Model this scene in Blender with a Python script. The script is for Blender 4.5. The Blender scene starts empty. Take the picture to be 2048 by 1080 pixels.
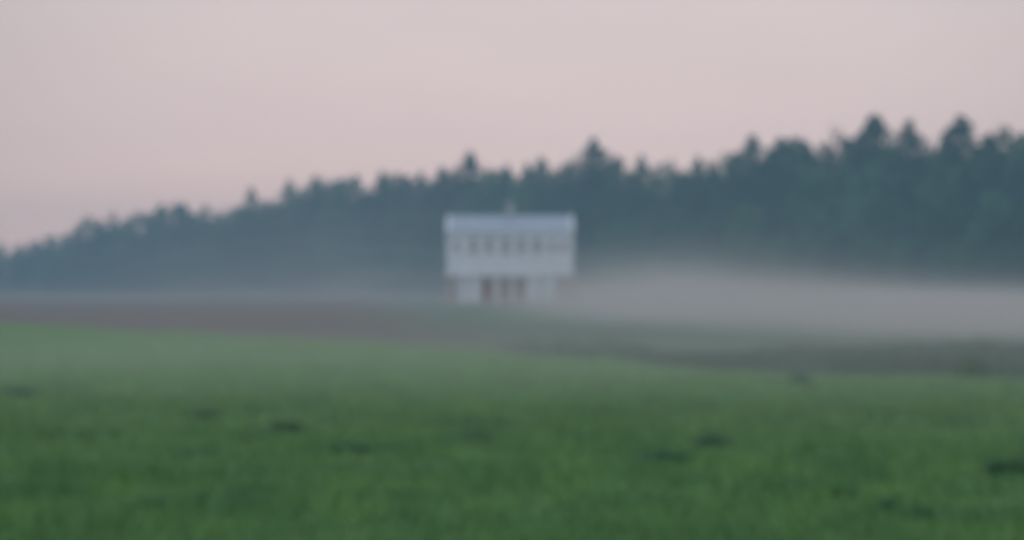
import bpy, math, random
import numpy as np
from mathutils import Vector

S = bpy.context.scene
COL = S.collection
R = math.radians
random.seed(7)
RNG = np.random.default_rng(11)

# ------------------------------------------------------------------ camera
CAM_H = 1.75
FPX = 5000.0                      # focal length in pixels of the 2048 px wide frame
HOR = 575.0                       # row of the horizon in that frame
cam_d = bpy.data.cameras.new('camera')
cam_d.sensor_width = 36.0
cam_d.lens = FPX / 2048.0 * 36.0
cam_d.clip_start = 0.1
cam_d.clip_end = 6000.0
cam_d.dof.use_dof = True          # the photograph is focused close by, everything far is soft
cam_d.dof.focus_distance = 2.0
cam_d.dof.aperture_fstop = 8.0
cam = bpy.data.objects.new('camera', cam_d)
COL.objects.link(cam)
cam.location = (0, 0, CAM_H)
pitch = math.atan((HOR - 540.0) / FPX)
cam.rotation_euler = (math.pi / 2 + pitch, 0, 0)
S.camera = cam

# ------------------------------------------------------------------ view, world, sun
S.view_settings.view_transform = 'Standard'
S.view_settings.look = 'None'
S.view_settings.exposure = 0.0
S.view_settings.gamma = 1.0
S.cycles.use_denoising = True
S.cycles.volume_step_rate = 0.5
S.cycles.volume_max_steps = 512
S.cycles.max_bounces = 6
S.cycles.diffuse_bounces = 3
S.cycles.volume_bounces = 1

SUN_EL, SUN_AZ = R(14), R(205)
W = bpy.data.worlds.new('World')
S.world = W
W.use_nodes = True
nt = W.node_tree
nt.nodes.clear()
out = nt.nodes.new('ShaderNodeOutputWorld')
sky = nt.nodes.new('ShaderNodeTexSky')
sky.sky_type = 'NISHITA'
sky.sun_disc = False
sky.sun_elevation = SUN_EL
sky.sun_rotation = SUN_AZ
bg1 = nt.nodes.new('ShaderNodeBackground')
bg1.inputs['Strength'].default_value = 0.09
nt.links.new(sky.outputs[0], bg1.inputs['Color'])
tc = nt.nodes.new('ShaderNodeTexCoord')
sep = nt.nodes.new('ShaderNodeSeparateXYZ')
nt.links.new(tc.outputs['Generated'], sep.inputs[0])
ramp = nt.nodes.new('ShaderNodeValToRGB')       # thin even overcast, pink towards the horizon
cr = ramp.color_ramp
cr.elements[0].position = 0.0
cr.elements[0].color = (1.31, 0.865, 0.755, 1)
cr.elements[1].position = 1.0
cr.elements[1].color = (0.98, 1.12, 1.30, 1)
e = cr.elements.new(0.03); e.color = (1.18, 0.80, 0.725, 1)
e = cr.elements.new(0.06); e.color = (0.93, 0.69, 0.67, 1)
e = cr.elements.new(0.12); e.color = (0.82, 0.665, 0.655, 1)
e = cr.elements.new(0.45); e.color = (0.90, 0.95, 1.05, 1)
nt.links.new(sep.outputs['Z'], ramp.inputs[0])
# the overcast is brightest a little round the middle of the view: soft cloud cover
dot = nt.nodes.new('ShaderNodeVectorMath'); dot.operation = 'DOT_PRODUCT'
dot.inputs[1].default_value = Vector((0.015, 1, 0.075)).normalized()
nt.links.new(tc.outputs['Generated'], dot.inputs[0])
mr = nt.nodes.new('ShaderNodeMapRange')
mr.interpolation_type = 'SMOOTHSTEP'
mr.inputs['From Min'].default_value = math.cos(R(16))
mr.inputs['From Max'].default_value = 1.0
mr.inputs['To Min'].default_value = 0.80
mr.inputs['To Max'].default_value = 1.02
nt.links.new(dot.outputs['Value'], mr.inputs['Value'])
bg2 = nt.nodes.new('ShaderNodeBackground')
nt.links.new(ramp.outputs[0], bg2.inputs['Color'])
cn_ = nt.nodes.new('ShaderNodeTexNoise'); cn_.inputs['Scale'].default_value = 9.0; cn_.inputs['Detail'].default_value = 3.0
cm_ = nt.nodes.new('ShaderNodeMapping'); cm_.inputs['Scale'].default_value = (1, 1, 3.0); cm_.inputs['Rotation'].default_value = (0, R(12), 0)
nt.links.new(tc.outputs['Generated'], cm_.inputs[0]); nt.links.new(cm_.outputs[0], cn_.inputs['Vector'])
cr_ = nt.nodes.new('ShaderNodeMapRange'); cr_.inputs['From Min'].default_value = .3; cr_.inputs['From Max'].default_value = .7
cr_.inputs['To Min'].default_value = .975; cr_.inputs['To Max'].default_value = 1.02
nt.links.new(cn_.outputs['Fac'], cr_.inputs['Value'])
ml_ = nt.nodes.new('ShaderNodeMath'); ml_.operation = 'MULTIPLY'
nt.links.new(mr.outputs[0], ml_.inputs[0]); nt.links.new(cr_.outputs[0], ml_.inputs[1])
nt.links.new(ml_.outputs[0], bg2.inputs['Strength'])
mixs = nt.nodes.new('ShaderNodeMixShader')
mixs.inputs[0].default_value = 0.90
nt.links.new(bg1.outputs[0], mixs.inputs[1])
nt.links.new(bg2.outputs[0], mixs.inputs[2])
nt.links.new(mixs.outputs[0], out.inputs['Surface'])

sun_d = bpy.data.lights.new('sun', 'SUN')
sun_d.energy = 0.5
sun_d.angle = R(30)
sun_d.color = (1.0, 0.95, 0.92)
sun = bpy.data.objects.new('sun', sun_d)
COL.objects.link(sun)
# sky rotation SUN_AZ is measured clockwise from +Y: the weak sun is behind the camera
sdir = Vector((math.sin(SUN_AZ) * math.cos(SUN_EL), math.cos(SUN_AZ) * math.cos(SUN_EL), math.sin(SUN_EL)))
sun.rotation_euler = sdir.to_track_quat('Z', 'Y').to_euler()
sun.location = (0, -20, 60)

# ------------------------------------------------------------------ helpers
def tag(o, label=None, cat=None, group=None, kind=None):
    if label: o['label'] = label
    if cat: o['category'] = cat
    if group: o['group'] = group
    if kind: o['kind'] = kind
    return o

def at(px, d):
    """world x of picture column px at distance d"""
    return (px - 1024.0) / FPX * d

def hz(py, d):
    """world height of picture row py at distance d"""
    return CAM_H + (HOR - py) / FPX * d

def mesh_np(name, V, F, smooth=False):
    me = bpy.data.meshes.new(name)
    V = np.asarray(V, np.float32)
    F = np.asarray(F, np.int32)
    k = F.shape[1]
    me.vertices.add(len(V)); me.vertices.foreach_set('co', V.ravel())
    me.loops.add(F.size); me.loops.foreach_set('vertex_index', F.ravel())
    me.polygons.add(len(F))
    me.polygons.foreach_set('loop_start', np.arange(0, F.size, k, dtype=np.int32))
    me.polygons.foreach_set('loop_total', np.full(len(F), k, np.int32))
    me.polygons.foreach_set('use_smooth', np.full(len(F), smooth, bool))
    me.update(calc_edges=True)
    return me

def obj(name, me, m, parent=None):
    o = bpy.data.objects.new(name, me)
    if m and not me.materials: me.materials.append(m)
    COL.objects.link(o)
    o.parent = parent
    return o

def empty(name, loc):
    o = bpy.data.objects.new(name, None)
    o.empty_display_size = 0.5
    o.location = loc
    COL.objects.link(o)
    return o

class MB:
    def __init__(s): s.v = []; s.f = []
    def box(s, x0, x1, y0, y1, z0, z1):
        n = len(s.v)
        s.v += [(x0,y0,z0),(x1,y0,z0),(x1,y1,z0),(x0,y1,z0),(x0,y0,z1),(x1,y0,z1),(x1,y1,z1),(x0,y1,z1)]
        s.f += [(n,n+3,n+2,n+1),(n+4,n+5,n+6,n+7),(n,n+1,n+5,n+4),(n+1,n+2,n+6,n+5),(n+2,n+3,n+7,n+6),(n+3,n,n+4,n+7)]
        return s
    def prism(s, prof, x0, x1):
        """profile (y,z) counter-clockwise seen from +x, extruded along x"""
        n = len(s.v); k = len(prof)
        s.v += [(x0,y,z) for y,z in prof] + [(x1,y,z) for y,z in prof]
        s.f += [tuple(range(n+k-1, n-1, -1)), tuple(range(n+k, n+2*k))]
        for i in range(k):
            j = (i+1) % k
            s.f.append((n+i, n+j, n+k+j, n+k+i))
        return s
    def tube(s, pts, rad, seg=8, cap=True):
        n0 = len(s.v)
        for i, p in enumerate(pts):
            p = Vector(p)
            a = Vector(pts[min(i+1, len(pts)-1)]) - Vector(pts[max(i-1, 0)])
            a.normalize()
            u = a.orthogonal().normalized() if abs(a.z) < .9 else Vector((1,0,0))
            u = (u - a*u.dot(a)).normalized(); w = a.cross(u)
            for k in range(seg):
                t = 2*math.pi*k/seg
                q = p + (u*math.cos(t) + w*math.sin(t))*rad[i]
                s.v.append(tuple(q))
        for i in range(len(pts)-1):
            for k in range(seg):
                a0 = n0+i*seg+k; a1 = n0+i*seg+(k+1)%seg
                s.f.append((a0, a1, a1+seg, a0+seg))
        if cap:
            s.f.append(tuple(range(n0+seg-1, n0-1, -1)))
            m = n0+(len(pts)-1)*seg
            s.f.append(tuple(range(m, m+seg)))
        return s
    def mesh(s, name, bevel=0.0):
        me = bpy.data.meshes.new(name)
        me.from_pydata(s.v, [], s.f)
        me.update()
        return me
    def build(s, name, m, parent=None, bevel=0.0):
        o = obj(name, s.mesh(name), m, parent)
        if bevel:
            b = o.modifiers.new('bevel', 'BEVEL'); b.width = bevel; b.segments = 2
        return o

def mat(name, rough=0.8, spec=0.3):
    m = bpy.data.materials.new(name)
    m.use_nodes = True
    b = m.node_tree.nodes['Principled BSDF']
    b.inputs['Roughness'].default_value = rough
    b.inputs['Specular IOR Level'].default_value = spec
    return m, m.node_tree, b

def noise_mat(name, cols, scale, rough=0.85, detail=4.0, coord='Object', stretch=(1,1,1), bump=0.0, spec=0.25, lo=.35, hi=.65, rnd=0.0, metal=0.0):
    """colours laid along a noise field; rnd varies the value per object"""
    m, t, b = mat(name, rough, spec)
    tcn = t.nodes.new('ShaderNodeTexCoord')
    mp = t.nodes.new('ShaderNodeMapping')
    mp.inputs['Scale'].default_value = stretch
    t.links.new(tcn.outputs[coord], mp.inputs['Vector'])
    nz = t.nodes.new('ShaderNodeTexNoise')
    nz.inputs['Scale'].default_value = scale
    nz.inputs['Detail'].default_value = detail
    t.links.new(mp.outputs[0], nz.inputs['Vector'])
    rp = t.nodes.new('ShaderNodeValToRGB')
    el = rp.color_ramp.elements
    n = len(cols)
    el[0].position = lo; el[0].color = (*cols[0], 1)
    el[1].position = hi; el[1].color = (*cols[-1], 1)
    for i in range(1, n-1):
        q = el.new(lo+(hi-lo)*i/(n-1)); q.color = (*cols[i], 1)
    t.links.new(nz.outputs['Fac'], rp.inputs[0])
    last = rp.outputs[0]
    if rnd:
        oi = t.nodes.new('ShaderNodeObjectInfo')
        mrr = t.nodes.new('ShaderNodeMapRange')
        mrr.inputs['To Min'].default_value = 1-rnd; mrr.inputs['To Max'].default_value = 1+rnd
        t.links.new(oi.outputs['Random'], mrr.inputs['Value'])
        hs = t.nodes.new('ShaderNodeHueSaturation')
        t.links.new(mrr.outputs[0], hs.inputs['Value'])
        ml = t.nodes.new('ShaderNodeMapRange')
        ml.inputs['To Min'].default_value = 0.475; ml.inputs['To Max'].default_value = 0.53
        mu = t.nodes.new('ShaderNodeMath'); mu.operation = 'MULTIPLY'; mu.inputs[1].default_value = 7.31
        fr = t.nodes.new('ShaderNodeMath'); fr.operation = 'FRACT'
        t.links.new(oi.outputs['Random'], mu.inputs[0]); t.links.new(mu.outputs[0], fr.inputs[0]); t.links.new(fr.outputs[0], ml.inputs['Value'])
        t.links.new(ml.outputs[0], hs.inputs['Hue'])
        t.links.new(last, hs.inputs['Color'])
        last = hs.outputs[0]
    t.links.new(last, b.inputs['Base Color'])
    b.inputs['Metallic'].default_value = metal
    if bump:
        bp = t.nodes.new('ShaderNodeBump'); bp.inputs['Distance'].default_value = bump
        t.links.new(nz.outputs['Fac'], bp.inputs['Height'])
        t.links.new(bp.outputs[0], b.inputs['Normal'])
    return m

M = {}
M['ground'] = noise_mat('rough field', [(0.058,0.040,0.038),(0.074,0.050,0.046),(0.052,0.055,0.038)], 0.05, stretch=(1,0.5,1), detail=6, bump=0.03)
def _ground_green():
    m = M['ground']; t = m.node_tree; b = t.nodes['Principled BSDF']
    src = b.inputs['Base Color'].links[0].from_socket
    tcn = t.nodes.new('ShaderNodeTexCoord'); sp = t.nodes.new('ShaderNodeSeparateXYZ'); t.links.new(tcn.outputs['Object'], sp.inputs[0])
    # the tilled strip lies on the low-x side, rough green pasture on the other; the border runs slanting
    ad = t.nodes.new('ShaderNodeMath'); ad.operation = 'MULTIPLY_ADD'; ad.inputs[1].default_value = 0.06
    t.links.new(sp.outputs['Y'], ad.inputs[0]); t.links.new(sp.outputs['X'], ad.inputs[2])
    mr = t.nodes.new('ShaderNodeMapRange'); mr.interpolation_type = 'SMOOTHSTEP'
    mr.inputs['From Min'].default_value = -3; mr.inputs['From Max'].default_value = 8
    t.links.new(ad.outputs[0], mr.inputs['Value'])
    mx = t.nodes.new('ShaderNodeMixRGB'); mx.inputs[2].default_value = (0.046, 0.100, 0.056, 1)
    t.links.new(mr.outputs[0], mx.inputs[0]); t.links.new(src, mx.inputs[1]); t.links.new(mx.outputs[0], b.inputs['Base Color'])
_ground_green()
M['meadow'] = noise_mat('meadow soil and sward', [(0.050,0.130,0.044),(0.078,0.175,0.050),(0.100,0.200,0.050)], 1.4, stretch=(.8,0.45,1), detail=8, bump=0.03)
M['blades'] = noise_mat('grass blades', [(0.070,0.178,0.063),(0.095,0.228,0.066),(0.122,0.262,0.066)], 1.4, stretch=(.8,0.45,1), detail=6, rough=0.7, lo=.33, hi=.67)
M['weeds'] = noise_mat('tall weeds', [(0.034,0.108,0.068),(0.046,0.130,0.078),(0.038,0.095,0.066)], 0.3, detail=5, rough=0.9)
M['tuft'] = noise_mat('dark tuft leaves', [(0.042,0.132,0.072),(0.062,0.172,0.080)], 6.0, rough=0.85, rnd=.2)
M['spruce'] = noise_mat('spruce needles', [(0.018,0.052,0.032),(0.032,0.080,0.044)], 0.5, rnd=.45)
M['leaf'] = noise_mat('broad leaves', [(0.030,0.085,0.042),(0.055,0.125,0.052)], 0.5, rnd=.45)
M['thin'] = noise_mat('thin dry foliage', [(0.035,0.034,0.032),(0.04,0.055,0.038)], 0.5, rnd=.1)
M['bark'] = noise_mat('bark', [(0.05,0.042,0.036),(0.10,0.085,0.07)], 3.0, stretch=(1,1,.2), bump=0.02)
M['white'] = noise_mat('white render', [(0.57,0.62,0.70),(0.66,0.70,0.77)], 0.8, rough=0.85)
M['trim'] = noise_mat('white trim', [(0.58,0.62,0.64),(0.66,0.69,0.71)], 2.0, rough=0.6)
M['roof'] = noise_mat('blue grey sheet roof', [(0.29,0.33,0.41),(0.34,0.38,0.45)], 1.2, rough=0.5)
M['brick'] = noise_mat('brownish brick', [(0.36,0.28,0.275),(0.43,0.34,0.33)], 2.5, rough=0.9)
M['door'] = noise_mat('brown boards', [(0.21,0.12,0.105),(0.26,0.15,0.125)], 4.0, stretch=(4,1,.4), rough=0.7)
M['stone'] = noise_mat('plinth stone', [(0.28,0.26,0.25),(0.36,0.34,0.32)], 2.0, rough=0.9)
M['ash'] = noise_mat('grey render', [(0.30,0.33,0.35),(0.36,0.39,0.41)], 1.5, rough=0.9)
M['metal'] = noise_mat('grey metal', [(0.35,0.36,0.38),(0.42,0.43,0.45)], 5.0, rough=0.4, metal=0.8)
gm, gt, gb = mat('window glass', 0.08, 0.5)
gb.inputs['Base Color'].default_value = (0.20, 0.24, 0.27, 1)
M['glass'] = gm

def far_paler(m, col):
    # blends the meadow colour towards a paler green with distance
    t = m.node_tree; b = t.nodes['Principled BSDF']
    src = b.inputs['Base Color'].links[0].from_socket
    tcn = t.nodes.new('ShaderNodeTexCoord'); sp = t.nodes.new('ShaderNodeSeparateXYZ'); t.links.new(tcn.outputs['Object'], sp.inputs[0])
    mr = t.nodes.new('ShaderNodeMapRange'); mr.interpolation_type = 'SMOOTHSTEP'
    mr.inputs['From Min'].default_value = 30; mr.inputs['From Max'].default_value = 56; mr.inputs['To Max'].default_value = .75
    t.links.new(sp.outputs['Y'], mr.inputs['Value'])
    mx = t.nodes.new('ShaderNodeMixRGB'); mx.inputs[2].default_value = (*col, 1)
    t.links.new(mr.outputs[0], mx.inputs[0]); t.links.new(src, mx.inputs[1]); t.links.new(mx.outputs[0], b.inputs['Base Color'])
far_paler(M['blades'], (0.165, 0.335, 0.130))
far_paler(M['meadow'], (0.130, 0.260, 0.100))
# ------------------------------------------------------------------ ground
def f_ground(x, y):
    x = np.asarray(x, float); y = np.asarray(y, float)
    w = np.clip((200-y)/60, 0, 1) * np.clip((75-np.abs(x))/20, 0, 1) * np.clip((y-4)/8, 0, 1)
    return w*(0.012*np.sin(x*0.55+1.3)*np.cos(y*0.21) + 0.012*np.sin(x*0.23-y*0.31) + 0.02*np.sin(y*0.6+x*.1)*np.clip((70-y)/30,0,1))

def grid(name, xs, ys, zoff=0.0):
    X, Y = np.meshgrid(xs, ys)
    Z = f_ground(X, Y) + zoff
    V = np.stack([X, Y, Z], -1).reshape(-1, 3)
    nx, ny = len(xs), len(ys)
    i = (np.arange(ny-1)[:, None]*nx + np.arange(nx-1)[None, :]).ravel()
    F = np.stack([i, i+1, i+nx+1, i+nx], -1)
    return mesh_np(name, V, F, True)

xs = np.concatenate([np.linspace(-900, -90, 12), np.arange(-80, 81, 1.5), np.linspace(90, 900, 12)])
ys = np.concatenate([np.linspace(-200, -10, 8), np.arange(0, 205, 1.5), np.linspace(220, 780, 20)])
g = obj('ground', grid('ground', xs, ys), M['ground'])
tag(g, kind='structure')

BX = [-90, -45, -24, -14.3, -7, -3.2, 0, 3.8, 9.1, 20, 45, 90]
BY = [270, 165, 117, 95, 81, 71.5, 62.5, 51.5, 44.4, 38, 32, 28]
def d_edge(x):
    return np.interp(x, BX, BY)
mx = np.arange(-90, 90.1, 1.0)
nv = 160
V = []
for k in range(nv+1):
    f = k/nv
    yy = -25 + (d_edge(mx) + 0.4*np.sin(mx*1.1) + .3*np.sin(mx*2.9) + 25)*f
    V.append(np.stack([mx, yy, f_ground(mx, yy)+0.03], -1))
V = np.concatenate(V)
nx = len(mx)
i = (np.arange(nv)[:, None]*nx + np.arange(nx-1)[None, :]).ravel()
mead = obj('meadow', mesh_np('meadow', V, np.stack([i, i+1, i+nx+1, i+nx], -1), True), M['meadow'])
tag(mead, kind='structure')

# ------------------------------------------------------------------ grass and weeds (nobody could count them)
def blades(name, px, py, h, w, lean, zb, m):
    """triangular blades, one triangle each"""
    n = len(px)
    a = RNG.uniform(0, 2*np.pi, n)
    la = RNG.uniform(0, 2*np.pi, n)
    dx, dy = np.cos(a)*w/2, np.sin(a)*w/2
    z = f_ground(px, py) + zb
    V = np.empty((n, 3, 3))
    V[:, 0] = np.stack([px-dx, py-dy, z-0.01], -1)
    V[:, 1] = np.stack([px+dx, py+dy, z-0.01], -1)
    V[:, 2] = np.stack([px+np.cos(la)*lean*h, py+np.sin(la)*lean*h, z+h], -1)
    F = np.arange(n*3).reshape(n, 3)
    return obj(name, mesh_np(name, V.reshape(-1, 3), F), m)

def vnoise(x, y, s, seed):
    r = np.random.default_rng(seed)
    tab = r.random((64, 64))
    u, v = x/s, y/s
    iu, iv = np.floor(u).astype(int), np.floor(v).astype(int)
    fu, fv = u-iu, v-iv
    fu = fu*fu*(3-2*fu); fv = fv*fv*(3-2*fv)
    g_ = lambda a, b: tab[a % 64, b % 64]
    return (g_(iu,iv)*(1-fu)*(1-fv)+g_(iu+1,iv)*fu*(1-fv)+g_(iu,iv+1)*(1-fu)*fv+g_(iu+1,iv+1)*fu*fv)

N = 400000
d = 13 + (125-13)*RNG.random(N)**1.25
x = (RNG.random(N)-.5)*2*(0.215*d+4)
keep = d < d_edge(x)
x, d = x[keep], d[keep]
patch = 0.6*vnoise(x, d*.5, 1.1, 1)+0.4*vnoise(x, d, .5, 2)
h = (0.06+0.17*patch**2)*RNG.uniform(.6, 1.3, len(x))
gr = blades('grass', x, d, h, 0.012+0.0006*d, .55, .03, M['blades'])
tag(gr, 'short green grass covering the field', 'grass', kind='stuff')

N = 60000   # taller weeds on the strip beyond the mown meadow
x = RNG.uniform(-14, 34, N)
e_ = d_edge(x)
depth = 6+16*np.clip((x+2)/14, 0, 1)
d = e_ + RNG.random(N)**1.3*depth
keep = (np.abs(x) < .215*d+4) & (RNG.random(N) < np.clip((x+1)/10, 0, 1)**1.5)
x, d = x[keep], d[keep]
h = (0.18+0.45*vnoise(x, d, 2.3, 5)**1.5)*RNG.uniform(.5, 1.2, len(x))
wd = blades('weeds', x, d, h, .05, .35, 0, M['weeds'])
tag(wd, 'dark tall weeds along the far edge of the green field', 'weeds', kind='stuff')

# ------------------------------------------------------------------ dark tufts that stand out of the grass
def tuft_mesh(seed, n=150):
    r = np.random.default_rng(seed)
    V = []; F = []
    for k in range(n):
        a = r.uniform(0, 2*math.pi); rr = r.random()**.6*.45
        bx, by = math.cos(a)*rr, math.sin(a)*rr
        la = a + r.uniform(-.6, .6); ln = (1-rr*1.2)*r.uniform(.6, 1.05)
        out_ = r.uniform(.1, .4)
        ox, oy = math.cos(la)*out_, math.sin(la)*out_
        w = r.uniform(.05, .10)
        px_, py_ = -math.sin(la)*w/2, math.cos(la)*w/2
        m0 = len(V)
        V += [(bx-px_*.4, by-py_*.4, 0), (bx+px_*.4, by+py_*.4, 0),
              (bx+ox*.45+px_, by+oy*.45+py_, ln*.55), (bx+ox*.45-px_, by+oy*.45-py_, ln*.55),
              (bx+ox, by+oy, ln), (bx+ox*1.05, by+oy*1.05, ln*.985)]
        F += [(m0, m0+1, m0+2, m0+3), (m0+3, m0+2, m0+5, m0+4)]
    return mesh_np('weed_tuft', V, F)
tufts = [tuft_mesh(s) for s in (1, 2, 3)]
TU = [  # column, row of the foot, width in columns, height in rows, label
 (1420, 893, 60, 38, 'small pointed dark weed tuft just behind the long low tuft'),
 (1335, 925, 110, 30, 'long low dark weed tuft in front of the small pointed one'),
 (2018, 958, 110, 50, 'darkest and broadest weed tuft, at the rim of the field'),
 (1945, 770, 62, 66, 'dark weed bush standing on the far edge of the meadow against the pale mist'),
 (1598, 774, 50, 30, 'faint low weed bush among the tall weeds of the far meadow edge'),
 (1690, 1002, 70, 45, 'upright dark weed tuft at the end of a dark grass patch'),
 (1772, 1020, 60, 36, 'round dark weed tuft beside the upright one near the camera'),
 (1835, 1035, 70, 30, 'dull low weed tuft closest to the bottom corner of the field'),
 (698, 908, 120, 30, 'wide flat dark weed tuft below the white house'),
 (410, 840, 70, 26, 'small dark weed tuft at the upper end of a row of tufts'),
 (565, 865, 80, 34, 'bushy green weed tuft between the small tuft and the wide flat tuft'),
 (45, 795, 90, 28, 'dark weed tuft at the edge of the pale misty grass'),
 (950, 878, 70, 24, 'faint green weed tuft straight below the house corner'),
 (300, 1012, 80, 30, 'dark brownish weed tuft low in the near grass'),
 (150, 988, 90, 26, 'flat dark weed patch in the near grass beside the brownish tuft'),
 (505, 1005, 90, 26, 'low olive weed tuft in the middle of the near grass'),
]
for k, (px, py, wpx, hpx, lab) in enumerate(TU):
    dist = 5000*(CAM_H-0.03)/(py-HOR)
    o = obj('weed_tuft', tufts[k % 3], M['tuft'])
    xx = at(px, dist)
    o.location = (xx, dist, float(f_ground(xx, dist))+.02)
    sx = wpx/FPX*dist/1.15
    o.scale = (sx, sx*.8, hpx/FPX*dist*1.15)
    o.rotation_euler.z = 0.0
    tag(o, lab, 'weed', 'dark weed tufts in the green field')

# ------------------------------------------------------------------ trees
def bez_leafs(C, Nn, size, r, asp=1.0):
    """diamond leaves at centres C, random orientation, returned as verts/faces"""
    n = len(C)
    a = r.normal(size=(n, 3)); a /= np.linalg.norm(a, axis=1)[:, None]
    b = r.normal(size=(n, 3)); b -= (a*b).sum(1)[:, None]*a; b /= np.linalg.norm(b, axis=1)[:, None]
    s = (size*r.uniform(.6, 1.3, n))[:, None]
    V = np.stack([C-a*s, C+b*s*asp*.6, C+a*s, C-b*s*asp*.6], 1).reshape(-1, 3)
    return V, np.arange(4*n).reshape(n, 4)

def conifer(seed, R0=0.20, whorls=26, power=.6, ragged=.22, n=3600):
    """unit height conifer crown: tiers of drooping sprays, each tier with long and short branches"""
    r = np.random.default_rng(seed)
    t = 0.03+0.955*(1-(1-r.random(n*3))**.75)
    t = t[r.random(n*3) < .35+.65*(1-t)**.4][:n]
    t = np.append(t, .88+.115*r.random(140))
    m = len(t)
    az = r.uniform(0, 2*np.pi, m)
    tier = t*whorls
    ti = np.floor(tier).astype(int); tf = tier-ti
    nb = 7
    ph = r.uniform(0, 6.28, whorls+2)[ti]
    arm = r.uniform(1-ragged, 1+ragged, (whorls+2, nb))[ti, ((az+ph)/(2*np.pi)*nb).astype(int) % nb]
    az = az+.10*np.sin((az+ph)*nb)                          # sprays gather along the branches
    L = (R0*(1-np.exp(-(1-t)*power/R0))+.003)*arm*(1.10-.32*tf)
    s = r.random(m)**.5
    s = np.where(r.random(m) < .35, r.random(m)*.6, s)
    z = t-.22*L*s+.03*L*s*s
    C = np.stack([np.cos(az)*L*s, np.sin(az)*L*s, z], -1)
    V, F = bez_leafs(C, None, .0175, r, .9)
    tip = np.array([(0, 0, .945), (.006, 0, .965), (0, 0, 1.0), (-.006, 0, .965)])
    V = np.concatenate([np.minimum(V, [9, 9, .995]), tip]); F = np.concatenate([F, F[-1:]+4])
    return V, F

def broadleaf(seed, rx=.30, z0=.12, lumps=62, leafs=54, ls=.020, airy=0.0):
    """unit height crown: lumps of leaves through an egg with gaps between them"""
    r = np.random.default_rng(seed)
    cs = []
    zc = (1+z0)/2; hh = (1-z0)/2-.055
    for k in range(lumps):
        outer = k < lumps*.62
        if outer:
            u = 1-2*(k+.5)/(lumps*.62); a = k*2.399+r.uniform(-.3, .3)
            q = math.sqrt(max(0, 1-u*u)); p = np.array([q*math.cos(a), q*math.sin(a), u])*r.uniform(.80, 1.04)
        else:
            p = r.normal(size=3); p /= np.linalg.norm(p); p *= r.random()**.4*.8
        wide = 1-.22*max(0, p[2])**1.5
        cs.append((p[0]*rx*wide, p[1]*rx*wide, zc+p[2]*hh))
    C = []
    for c in cs:
        rad = r.uniform(.055, .10)
        q = r.normal(size=(leafs, 3)); q /= np.linalg.norm(q, axis=1)[:, None]
        q *= (r.random(leafs)**.5)[:, None]*rad
        q[:, 2] *= .75
        C.append(q+np.array(c))
    C = np.concatenate(C)
    if airy: C = C[r.random(len(C)) > airy]
    V, F = bez_leafs(C, None, ls, r, 1.1)
    V[:, 2] = (V[:, 2]-z0)/(V[:, 2].max()-z0)*(1-z0)+z0
    V[:, 2] = np.maximum(V[:, 2], .012)
    return V, F, cs

def trunk_mesh(h_, r0, limbs=None, seed=0):
    rr = random.Random(seed)
    mb = MB()
    pts = [(0, 0, -.01), (.002, .001, .03), (rr.uniform(-.006, .006), 0, .3*h_), (rr.uniform(-.01, .01), rr.uniform(-.01, .01), .65*h_), (0, 0, h_)]
    mb.tube(pts, [r0*1.35, r0, r0*.8, r0*.5, r0*.12], 7)
    for c in (limbs or []):
        z = max(.08, c[2]-.12-rr.random()*.1)
        mid = (c[0]*.45, c[1]*.45, (z+c[2])/2-.01)
        mb.tube([(0, 0, z), mid, c], [r0*.42, r0*.28, r0*.08], 5)
    return mb.mesh('trunk')

KINDS = {}
def kind(name, me_c, me_t, mcrown):
    me_c.materials.append(mcrown); me_t.materials.append(M['bark'])
    KINDS.setdefault(name, []).append((me_c, me_t))
for s, (r0, w_, p_) in enumerate([(.19, 26, .85), (.20, 24, .75), (.17, 28, .95), (.21, 23, .8)]):
    V, F = conifer(20+s, r0, w_, p_)
    kind('spruce', mesh_np('crown', V, F), trunk_mesh(.96, .012, None, s), M['spruce'])
for s, (rx, z0) in enumerate([(.24, .10), (.30, .12), (.21, .06), (.27, .08)]):
    V, F, cs = broadleaf(40+s, rx, z0)
    kind('broad', mesh_np('crown', V, F), trunk_mesh(.8, .014, cs[:12], 10+s), M['leaf'])
for s in range(2):
    V, F, cs = broadleaf(60+s, .17, .30, 34, 34, .014, .35)
    kind('thin', mesh_np('crown', V, F), trunk_mesh(.93, .011, cs[:20], 30+s), M['thin'])

CAT = {'spruce': ('spruce_tree', 'conifer'), 'broad': ('broadleaf_tree', 'tree'), 'thin': ('sparse_tree', 'tree')}
def tree(kd, x, y, h, wscale, label, group, k):
    lst = KINDS[kd]
    me_c, me_t = lst[k % len(lst)]
    nm, cat = CAT[kd]
    o = empty(nm, (x, y, 0))
    o.scale = (h*wscale, h*wscale, h)
    o.rotation_euler.z = random.uniform(0, 6.28)
    c = obj('crown', me_c, None, o); t = obj('trunk', me_t, None, o)
    tag(o, label, cat, group)
    return o

def d_forest(px):
    return float(np.interp(px, [-500, 0, 512, 1024, 1536, 2048, 2600], [760, 620, 500, 410, 355, 315, 285]))

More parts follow.
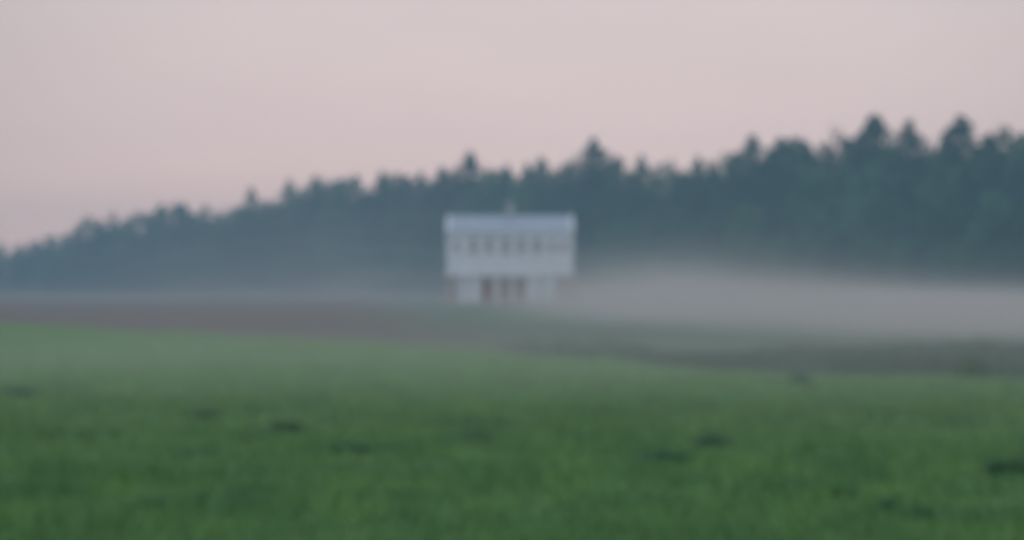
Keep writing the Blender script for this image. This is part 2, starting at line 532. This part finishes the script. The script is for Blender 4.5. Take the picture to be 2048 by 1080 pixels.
# treetops that make the skyline: column, row, kind, width factor, label (None: nothing tells it apart)
SKY = [
 (-180, 505, 'broad', .9, None), (-120, 498, 'spruce', 1, None), (-60, 492, 'broad', 1, None),
 (3, 486, 'spruce', 1.1, 'conifer tip at the low end of the treeline, cut by the picture edge'),
 (38, 488, 'broad', .8, None), (72, 480, 'broad', .9, None), (102, 471, 'broad', .8, None), (130, 468, 'spruce', 1.1, None),
 (152, 455, 'broad', .7, None),
 (180, 431, 'broad', .85, 'domed broadleaf crown, first big hump rising from the low end of the treeline'),
 (200, 440, 'spruce', 1.2, None),
 (225, 424, 'spruce', .7, 'thin conifer tip standing beside the first big domed crown'),
 (247, 434, 'broad', .7, None), (272, 422, 'broad', .8, None), (300, 425, 'broad', .8, None),
 (322, 408, 'spruce', 1.2, 'conifer at the low side of the flat-topped clump'),
 (346, 404, 'broad', .8, 'flat-topped broadleaf crown in the middle of its dark clump'),
 (366, 406, 'spruce', 1.2, 'conifer at the high side of the flat-topped clump'),
 (386, 424, 'broad', .8, None),
 (411, 409, 'spruce', .8, 'small conifer tip between the flat-topped clump and the lone spire'),
 (436, 420, 'broad', .8, None), (462, 414, 'broad', .8, None), (484, 409, 'broad', .7, None),
 (503, 374, 'spruce', .75, 'lone narrow conifer spire standing clear above the lower half of the treeline'),
 (524, 400, 'broad', .7, None), (548, 397, 'broad', .7, None),
 (578, 358, 'spruce', .85, 'conifer at the step where the treeline jumps up past the lone spire'),
 (602, 370, 'broad', .6, None),
 (630, 352, 'spruce', 1.0, 'conifer opening the level run of crowns'),
 (655, 356, 'broad', .7, None), (685, 354, 'broad', .7, None),
 (711, 350, 'spruce', .9, 'conifer closing the level run of crowns before the dip'),
 (736, 374, 'broad', .6, None),
 (765, 343, 'spruce', 1.1, 'conifer just after the dip in the treeline'),
 (792, 344, 'broad', .6, None), (816, 352, 'spruce', 1, None), (842, 344, 'spruce', .9, None), (864, 360, 'broad', .6, None),
 (884, 334, 'spruce', 1.1, 'conifer above the corner of the white house'),
 (908, 332, 'broad', .55, None),
 (941, 303, 'spruce', 1.0, 'pointed conifer rising above the white house roof, tallest over its front'),
 (966, 333, 'broad', .55, None), (992, 336, 'broad', .6, None), (1014, 330, 'spruce', .9, 'conifer directly above the house chimney'),
 (1035, 352, 'broad', .6, None), (1056, 326, 'spruce', 1, None),
 (1082, 314, 'spruce', .95, 'conifer with a raised tip between the chimney and the sparse tall tree'),
 (1104, 336, 'broad', .6, None), (1130, 324, 'broad', .6, None), (1154, 318, 'broad', .55, None),
 (1168, 304, 'thin', 1.1, 'sparse brownish crown leaning against the tall tree over the house end'),
 (1187, 275, 'spruce', 1.0, 'tall conifer rising at the peak beyond the house end'),
 (1213, 298, 'broad', .55, 'rounded crown on the sloping shoulder of the tall conifer'),
 (1240, 312, 'broad', .5, None), (1261, 338, 'broad', .5, None),
 (1283, 310, 'spruce', .7, 'narrow conifer tip standing just past the notch after the peak'),
 (1311, 328, 'broad', .5, None), (1338, 318, 'broad', .5, None), (1368, 338, 'broad', .5, None),
 (1396, 313, 'spruce', .8, None), (1424, 318, 'broad', .5, None), (1450, 302, 'broad', .5, None), (1478, 300, 'broad', .5, None),
 (1505, 270, 'spruce', 1.0, 'pointed conifer at the start of the high end of the treeline'),
 (1530, 292, 'broad', .5, None),
 (1560, 274, 'spruce', 1.1, None), (1585, 270, 'broad', .5, 'broad level crown between two conifer points'), (1612, 282, 'spruce', 1.1, None), (1642, 282, 'broad', .5, None),
 (1678, 249, 'thin', .9, 'thin spindly tree poking above its neighbours before the tallest conifer'),
 (1702, 270, 'broad', .5, None), (1722, 262, 'spruce', 1.0, None),
 (1748, 229, 'spruce', 1.35, 'tallest conifer of the whole treeline, broad and dark'),
 (1786, 285, 'broad', .5, None),
 (1819, 238, 'spruce', 1.0, 'slender conifer standing between the two tallest ones'),
 (1850, 270, 'broad', .5, None), (1880, 284, 'broad', .5, None), (1900, 268, 'spruce', 1, None),
 (1922, 230, 'spruce', 1.35, 'broad dark conifer, second tallest of the treeline'),
 (1952, 280, 'broad', .5, None), (1978, 266, 'spruce', 1.1, None),
 (2012, 247, 'broad', .55, 'wide round-topped crown at the high end of the treeline'),
 (2045, 262, 'broad', .55, None), (2080, 240, 'spruce', 1.2, None), (2120, 255, 'broad', .5, None), (2170, 230, 'spruce', 1.2, None), (2230, 250, 'broad', .55, None), (2290, 225, 'spruce', 1.2, None),
]
G1 = 'treetops that form the skyline of the forest'
for k, (px, py, kd, ws, lab) in enumerate(SKY):
    dist = d_forest(px) + 9 + random.uniform(-3, 3)
    h = hz(py-2, dist)
    # the same visible width for every height
    vis = {'spruce': 1.0, 'broad': 1.0, 'thin': .8}[kd]
    lab = lab or {'spruce': 'dark conifer shouldered in between its neighbours along the forest skyline',
                  'broad': 'rounded leafy crown closing a gap in the forest skyline', 'thin': 'sparse tree in the forest skyline'}[kd]
    tree(kd, at(px, dist), dist, h, ws*vis, lab, G1, k)

skx = [s[0] for s in SKY]; sky_ = [s[1] for s in SKY]
def skyline(px):
    return float(np.interp(px, skx, sky_))
# a row behind closes the gaps just under the skyline, then the rows in front step down to the field
G2 = 'trees filling the body of the forest'
def row(n, dd, drop, kinds, ws, label_by, group, jit=10, x0=-170, x1=2290):
    for k in range(n):
        px = x0+(x1-x0)*(k+random.uniform(.2, .8))/n
        dist = d_forest(px)+dd+random.uniform(-2, 2)
        sm = float(np.mean([skyline(px+q) for q in (-50, -25, 0, 25, 50)]))
        top = sm + (590-sm)*(drop+random.uniform(-.05, .05))
        h = hz(top, dist)
        kd = random.choice(kinds)
        tree(kd, at(px, dist), dist, h, ws*random.uniform(.85, 1.15), label_by[kd], group, random.randrange(4))
row(56, 19, .13, ['broad', 'broad', 'spruce'], 1.0, {'broad': 'leafy tree deep in the forest behind the skyline trees', 'spruce': 'conifer deep in the forest behind the skyline trees'}, G2)
row(60, 2, .20, ['broad', 'spruce', 'spruce'], .95, {'broad': 'leafy tree inside the dark body of the forest', 'spruce': 'conifer inside the dark body of the forest'}, G2)
row(54, -6, .42, ['broad', 'broad', 'spruce'], 1.15, {'broad': 'shorter leafy tree near the field side of the forest', 'spruce': 'shorter conifer near the field side of the forest'}, G2)
row(60, -12, .66, ['broad'], 1.7, {'broad': 'bushy young tree on the forest edge rising out of the mist'}, 'young trees along the forest edge')
row(46, 12, .68, ['broad'], 1.9, {'broad': 'low bushy tree in the understorey deep behind the forest edge'}, 'understorey trees deep in the forest')
for px, py, lab in [(1905, 372, 'paler green leafy tree in front of the second tallest conifer'), (1985, 375, 'paler green leafy tree in front of the wide round-topped crown')]:
    dist = d_forest(px)-8
    o = tree('broad', at(px, dist), dist, hz(py, dist), .75, lab, G2, 1)

# low brambles and saplings close the foot of the forest
n = 26000
px_ = RNG.uniform(-260, 2380, n)
dd = np.interp(px_, [-500, 0, 512, 1024, 1536, 2048, 2600], [760, 620, 500, 410, 355, 315, 285]) - 13 + RNG.uniform(-2.5, 9, n)
xx = (px_-1024)/FPX*dd
top = .8+2.2*vnoise(xx, dd, 5.0, 9)
Cb = np.stack([xx, dd, RNG.random(n)**.8*top], -1)
V, F = bez_leafs(Cb, None, .30, RNG, 1.0)
V[:, 2] = np.maximum(V[:, 2], -.02)
ub = obj('undergrowth', mesh_np('undergrowth', V, F), M['leaf'])
tag(ub, 'low brambles and saplings at the foot of the forest', 'undergrowth', kind='stuff')

# ------------------------------------------------------------------ the white house
HD = 250.0
house = empty('white_house', (at(1020, HD), HD, 0))
house.rotation_euler.z = R(0.0)
tag(house, 'long white two-storey house standing alone in the mist before the forest', 'house')
hw = 6.35                       # half width; front face at y=0, depth 9.5
DP = 9.5
ZF, ZE, ZR = 3.0, 7.2, 8.95    # upper floor, eaves, ridge
# ground floor wall, set back under the upper floor
gf = MB()
gf.box(-6.45, 6.75, .40, DP-.3, .35, ZF-.004)
o = gf.build('wall', M['brick'], house); o['label'] = 'brownish ground floor wall'
uw = MB(); uw.box(-hw, hw, 0, DP, ZF, ZE)
prof = [(0.0, ZE), (DP, ZE), (DP/2, ZR-.12)]
uw.prism(prof, -hw+.004, -hw+.25).prism(prof, hw-.25, hw-.004)
o = uw.build('wall', M['white'], house); o['label'] = 'white upper storey wall'
pl = MB(); pl.box(-6.55, 6.85, -.15, DP-.1, -.2, .35)
pl.build('plinth', M['stone'], house)
cn = MB()
cn.box(-hw-.12, hw+.12, -.12, -.003, ZF-.12, ZF+.14)
cn.build('cornice', M['trim'], house)
# roof: two steep-looking slopes seen from the long side with light gable copings
rf = MB()
t_ = .14
prof = [(-.18, ZE-.02), (DP/2, ZR), (DP+.18, ZE-.02), (DP+.18, ZE+t_), (DP/2, ZR+t_), (-.18, ZE+t_)]
rf.prism(prof, -hw+.25, hw-.25)
for kx in range(-11, 12):
    xk = kx*.52
    rf.prism([(-.19, ZE+t_), (DP/2, ZR+t_), (DP/2, ZR+t_+.04), (-.19, ZE+t_+.04)], xk-.02, xk+.02)
roof = rf.build('roof', M['roof'], house)
for s in (-1, 1):
    g_ = MB()
    a, b = sorted((s*(hw-.247), s*(hw+.06)))
    g_.prism([(-.24, ZE-.10), (DP/2, ZR-.05), (DP+.24, ZE-.10), (DP+.24, ZE+.22), (DP/2, ZR+.21), (-.24, ZE+.22)], a, b)
    g_.build('gable_coping', M['trim'], roof)
gt_ = MB(); gt_.box(-hw+.25, hw-.25, -.32, -.192, ZE-.04, ZE+.08)
gt_.build('gutter', M['trim'], roof)
ch = MB(); ch.box(-.38, .38, DP/2-.45, DP/2+.45, ZR-.3, 10.25)
chim = ch.build('chimney', M['ash'], roof)
cc = MB(); cc.box(-.52, .52, DP/2-.55, DP/2+.55, 10.25, 10.38); cc.box(-.3, .3, DP/2-.3, DP/2+.3, 10.38, 10.52)
cc.build('chimney_cap', M['stone'], chim)

def window(cx, z0, z1, w, yf=0.0, name='window', mframe='trim', bars=True):
    """casement proud of the wall: frame, sill, pane"""
    f = MB(); q = .07
    y0, y1 = yf-.06, yf-.003
    f.box(cx-w/2-q, cx-w/2, y0, y1, z0-q, z1+q); f.box(cx+w/2, cx+w/2+q, y0, y1, z0-q, z1+q)
    f.box(cx-w/2, cx+w/2, y0, y1, z0-q, z0); f.box(cx-w/2, cx+w/2, y0, y1, z1, z1+q)
    if bars:
        f.box(cx-.025, cx+.025, y0+.01, y1, z0, z1)
    fo = f.build(name, M[mframe], house)
    p = MB(); p.box(cx-w/2, cx+w/2, yf-.03, yf-.005, z0, z1)
    p.build('pane', M['glass'], fo)
    s_ = MB(); s_.box(cx-w/2-.12, cx+w/2+.12, yf-.16, yf-.003, z0-q-.06, z0-q-.002)
    s_.build('sill', M['stone'], fo)
    return fo

UX = [(913, .68), (947, .8), (978.5, .85), (1011, .9), (1042.5, .85), (1074, .85), (1104, .68), (1128, .62)]
for px, w in UX:
    small = w < .7
    window((px-1020)/20.0, 5.5 if small else 5.3, 6.4 if small else 6.65, w*.92)

def door(px0, px1):
    x0, x1 = (px0-1020)/20., (px1-1020)/20.
    f = MB(); y0, y1 = .28, .397
    f.box(x0-.08, x0, y0, y1, .35, 2.75); f.box(x1, x1+.08, y0, y1, .35, 2.75); f.box(x0, x1, y0, y1, 2.67, 2.75)
    fo = f.build('door_frame', M['trim'], house)
    dd = MB(); dd.box(x0, x1, .33, .39, .37, 2.67)
    for k in range(1, 4):
        zz = .37+2.3*k/4
        dd.box(x0+.1, x1-.1, .315, .33, zz-.03, zz+.03)
    do = dd.build('door', M['door'], fo)
    hh = MB(); hh.box(x1-.18, x1-.12, .26, .33, 1.3, 1.5)
    hh.build('handle', M['metal'], fo)
    return fo
for a, b in ((964, 986), (1001, 1018), (1031, 1050)):
    door(a, b)
# white pilasters and wall panels of the ground floor
for a, b in ((919, 934), (939, 958), (990, 998), (1021.5, 1027.5), (1054, 1080), (1085, 1111)):
    p = MB(); x0, x1 = (a-1020)/20., (b-1020)/20.
    p.box(x0, x1, .12, .39, .35, ZF-.13)
    p.box(x0-.06, x1+.06, .05, .385, .352, .6)
    p.build('pillar', M['white'], house)
for px in (905, 1131):
    window((px-1020)/20., 1.3, 2.2, .6, .40, mframe='trim')
# side and rear windows
for s, yy in ((-1, 2.6), (-1, 6.6), (1, 2.6), (1, 6.6)):
    f = MB(); p = MB(); q = .07
    x0, x1 = sorted((s*(hw+.003), s*(hw+.06)))
    f.box(x0, x1, yy-.5-q, yy+.5+q, 5.2-q, 5.2); f.box(x0, x1, yy-.5-q, yy+.5+q, 6.6, 6.6+q)
    f.box(x0, x1, yy-.5-q, yy-.5, 5.2, 6.6); f.box(x0, x1, yy+.5, yy+.5+q, 5.2, 6.6)
    fo = f.build('window', M['trim'], house)
    x0, x1 = sorted((s*(hw+.004), s*(hw+.03)))
    p.box(x0, x1, yy-.5, yy+.5, 5.2, 6.6); p.build('pane', M['glass'], fo)

# ------------------------------------------------------------------ haze and ground mist
def vol_box(name, x0, x1, y0, y1, z0, z1):
    mb = MB(); mb.box(x0, x1, y0, y1, z0, z1)
    return obj(name, mb.mesh(name), None)

hm = bpy.data.materials.new('haze'); hm.use_nodes = True
t = hm.node_tree; t.nodes.clear()
o_ = t.nodes.new('ShaderNodeOutputMaterial')
pv = t.nodes.new('ShaderNodeVolumePrincipled')
pv.inputs['Color'].default_value = (0.355, 0.60, 0.775, 1)
pv.inputs['Density'].default_value = 0.00115
t.links.new(pv.outputs[0], o_.inputs['Volume'])
hb = vol_box('haze', -910, 910, -210, 790, -1.2, 27)
hb.data.materials.append(hm)
tag(hb, kind='stuff')

mm = bpy.data.materials.new('ground mist'); mm.use_nodes = True
t = mm.node_tree; t.nodes.clear()
o_ = t.nodes.new('ShaderNodeOutputMaterial')
pv = t.nodes.new('ShaderNodeVolumePrincipled')
pv.inputs['Color'].default_value = (0.69, 0.65, 0.635, 1)
t.links.new(pv.outputs[0], o_.inputs['Volume'])
tcn = t.nodes.new('ShaderNodeTexCoord')
sp = t.nodes.new('ShaderNodeSeparateXYZ')
t.links.new(tcn.outputs['Object'], sp.inputs[0])
X, Y, Z = sp.outputs
def mth(op, *a):
    n = t.nodes.new('ShaderNodeMath'); n.operation = op
    for i, q in enumerate(a):
        if isinstance(q, (int, float)): n.inputs[i].default_value = q
        else: t.links.new(q, n.inputs[i])
    return n.outputs[0]
def sstep(v, a, b, lo=0.0, hi=1.0):
    n = t.nodes.new('ShaderNodeMapRange'); n.interpolation_type = 'SMOOTHSTEP'
    t.links.new(v, n.inputs['Value'])
    for k, q in (('From Min', a), ('From Max', b), ('To Min', lo), ('To Max', hi)): n.inputs[k].default_value = q
    return n.outputs[0]
def expfall(h, power=1.0):
    q = mth('DIVIDE', mth('MAXIMUM', Z, 0.0), h)
    if power != 1.0: q = mth('POWER', q, power)
    return mth('EXPONENT', mth('MULTIPLY', q, -1.0))
wob = t.nodes.new('ShaderNodeTexNoise')
mpv = t.nodes.new('ShaderNodeMapping'); mpv.inputs['Scale'].default_value = (0.06, 0.022, 0.45)
t.links.new(tcn.outputs['Object'], mpv.inputs[0]); t.links.new(mpv.outputs[0], wob.inputs['Vector'])
wob.inputs['Scale'].default_value = 1.0; wob.inputs['Detail'].default_value = 2.0
wv = sstep(wob.outputs['Fac'], .3, .7, .55, 1.45)
# A: thin mist lying all over the fields
ya = mth('DIVIDE', mth('ADD', Y, -46.0), 17.0)
A = mth('MULTIPLY', mth('MULTIPLY', expfall(1.0, 2.0), mth('EXPONENT', mth('MULTIPLY', mth('MULTIPLY', ya, ya), -1.0))), mth('MULTIPLY', sstep(X, -20, -2, .62, 1.0), 0.0185))
A = mth('ADD', A, mth('MULTIPLY', mth('MULTIPLY', expfall(0.9), sstep(Y, 60, 120)), mth('MULTIPLY', sstep(X, -34, 4, .38, 1.0), 0.0044)))
# B: thick bank over the field beyond the weeds, lower towards +x
s_ = mth('ADD', mth('ADD', Y, mth('MULTIPLY', X, 3.36)), -113.0)
hB = sstep(mth('ADD', X, mth('MULTIPLY', Y, -0.06)), 0, 18, 1.6, .70)
B = mth('MULTIPLY', mth('MULTIPLY', expfall(hB, 1.25), sstep(s_, -4, 9)), mth('MULTIPLY', sstep(X, -3, 15), 0.060))
B = mth('MULTIPLY', B, sstep(Y, 270, 330, 1.0, 0.3))
# C: high veil round and behind the house
gx = mth('DIVIDE', mth('ADD', X, 24.0), 34.0)
gy = mth('DIVIDE', mth('ADD', Y, -365.0), 55.0)
gg = mth('EXPONENT', mth('MULTIPLY', mth('ADD', mth('MULTIPLY', gx, gx), mth('MULTIPLY', gy, gy)), -1.0))
Cc = mth('MULTIPLY', mth('MULTIPLY', gg, expfall(8.0, 1.3)), 0.0072)
dens = mth('MULTIPLY', mth('ADD', A, mth('ADD', B, Cc)), wv)
dens = mth('MULTIPLY', dens, sstep(Y, 540, 640, 1.0, 0.0))
dens = mth('MULTIPLY', dens, sstep(Z, 14, 22, 1.0, 0.0))
t.links.new(dens, pv.inputs['Density'])
mist = vol_box('ground_mist', -260, 260, 10, 660, -1.0, 23)
mist.data.materials.append(mm)
tag(mist, 'pale bank of ground mist lying over the field and round the house', 'mist', kind='stuff')
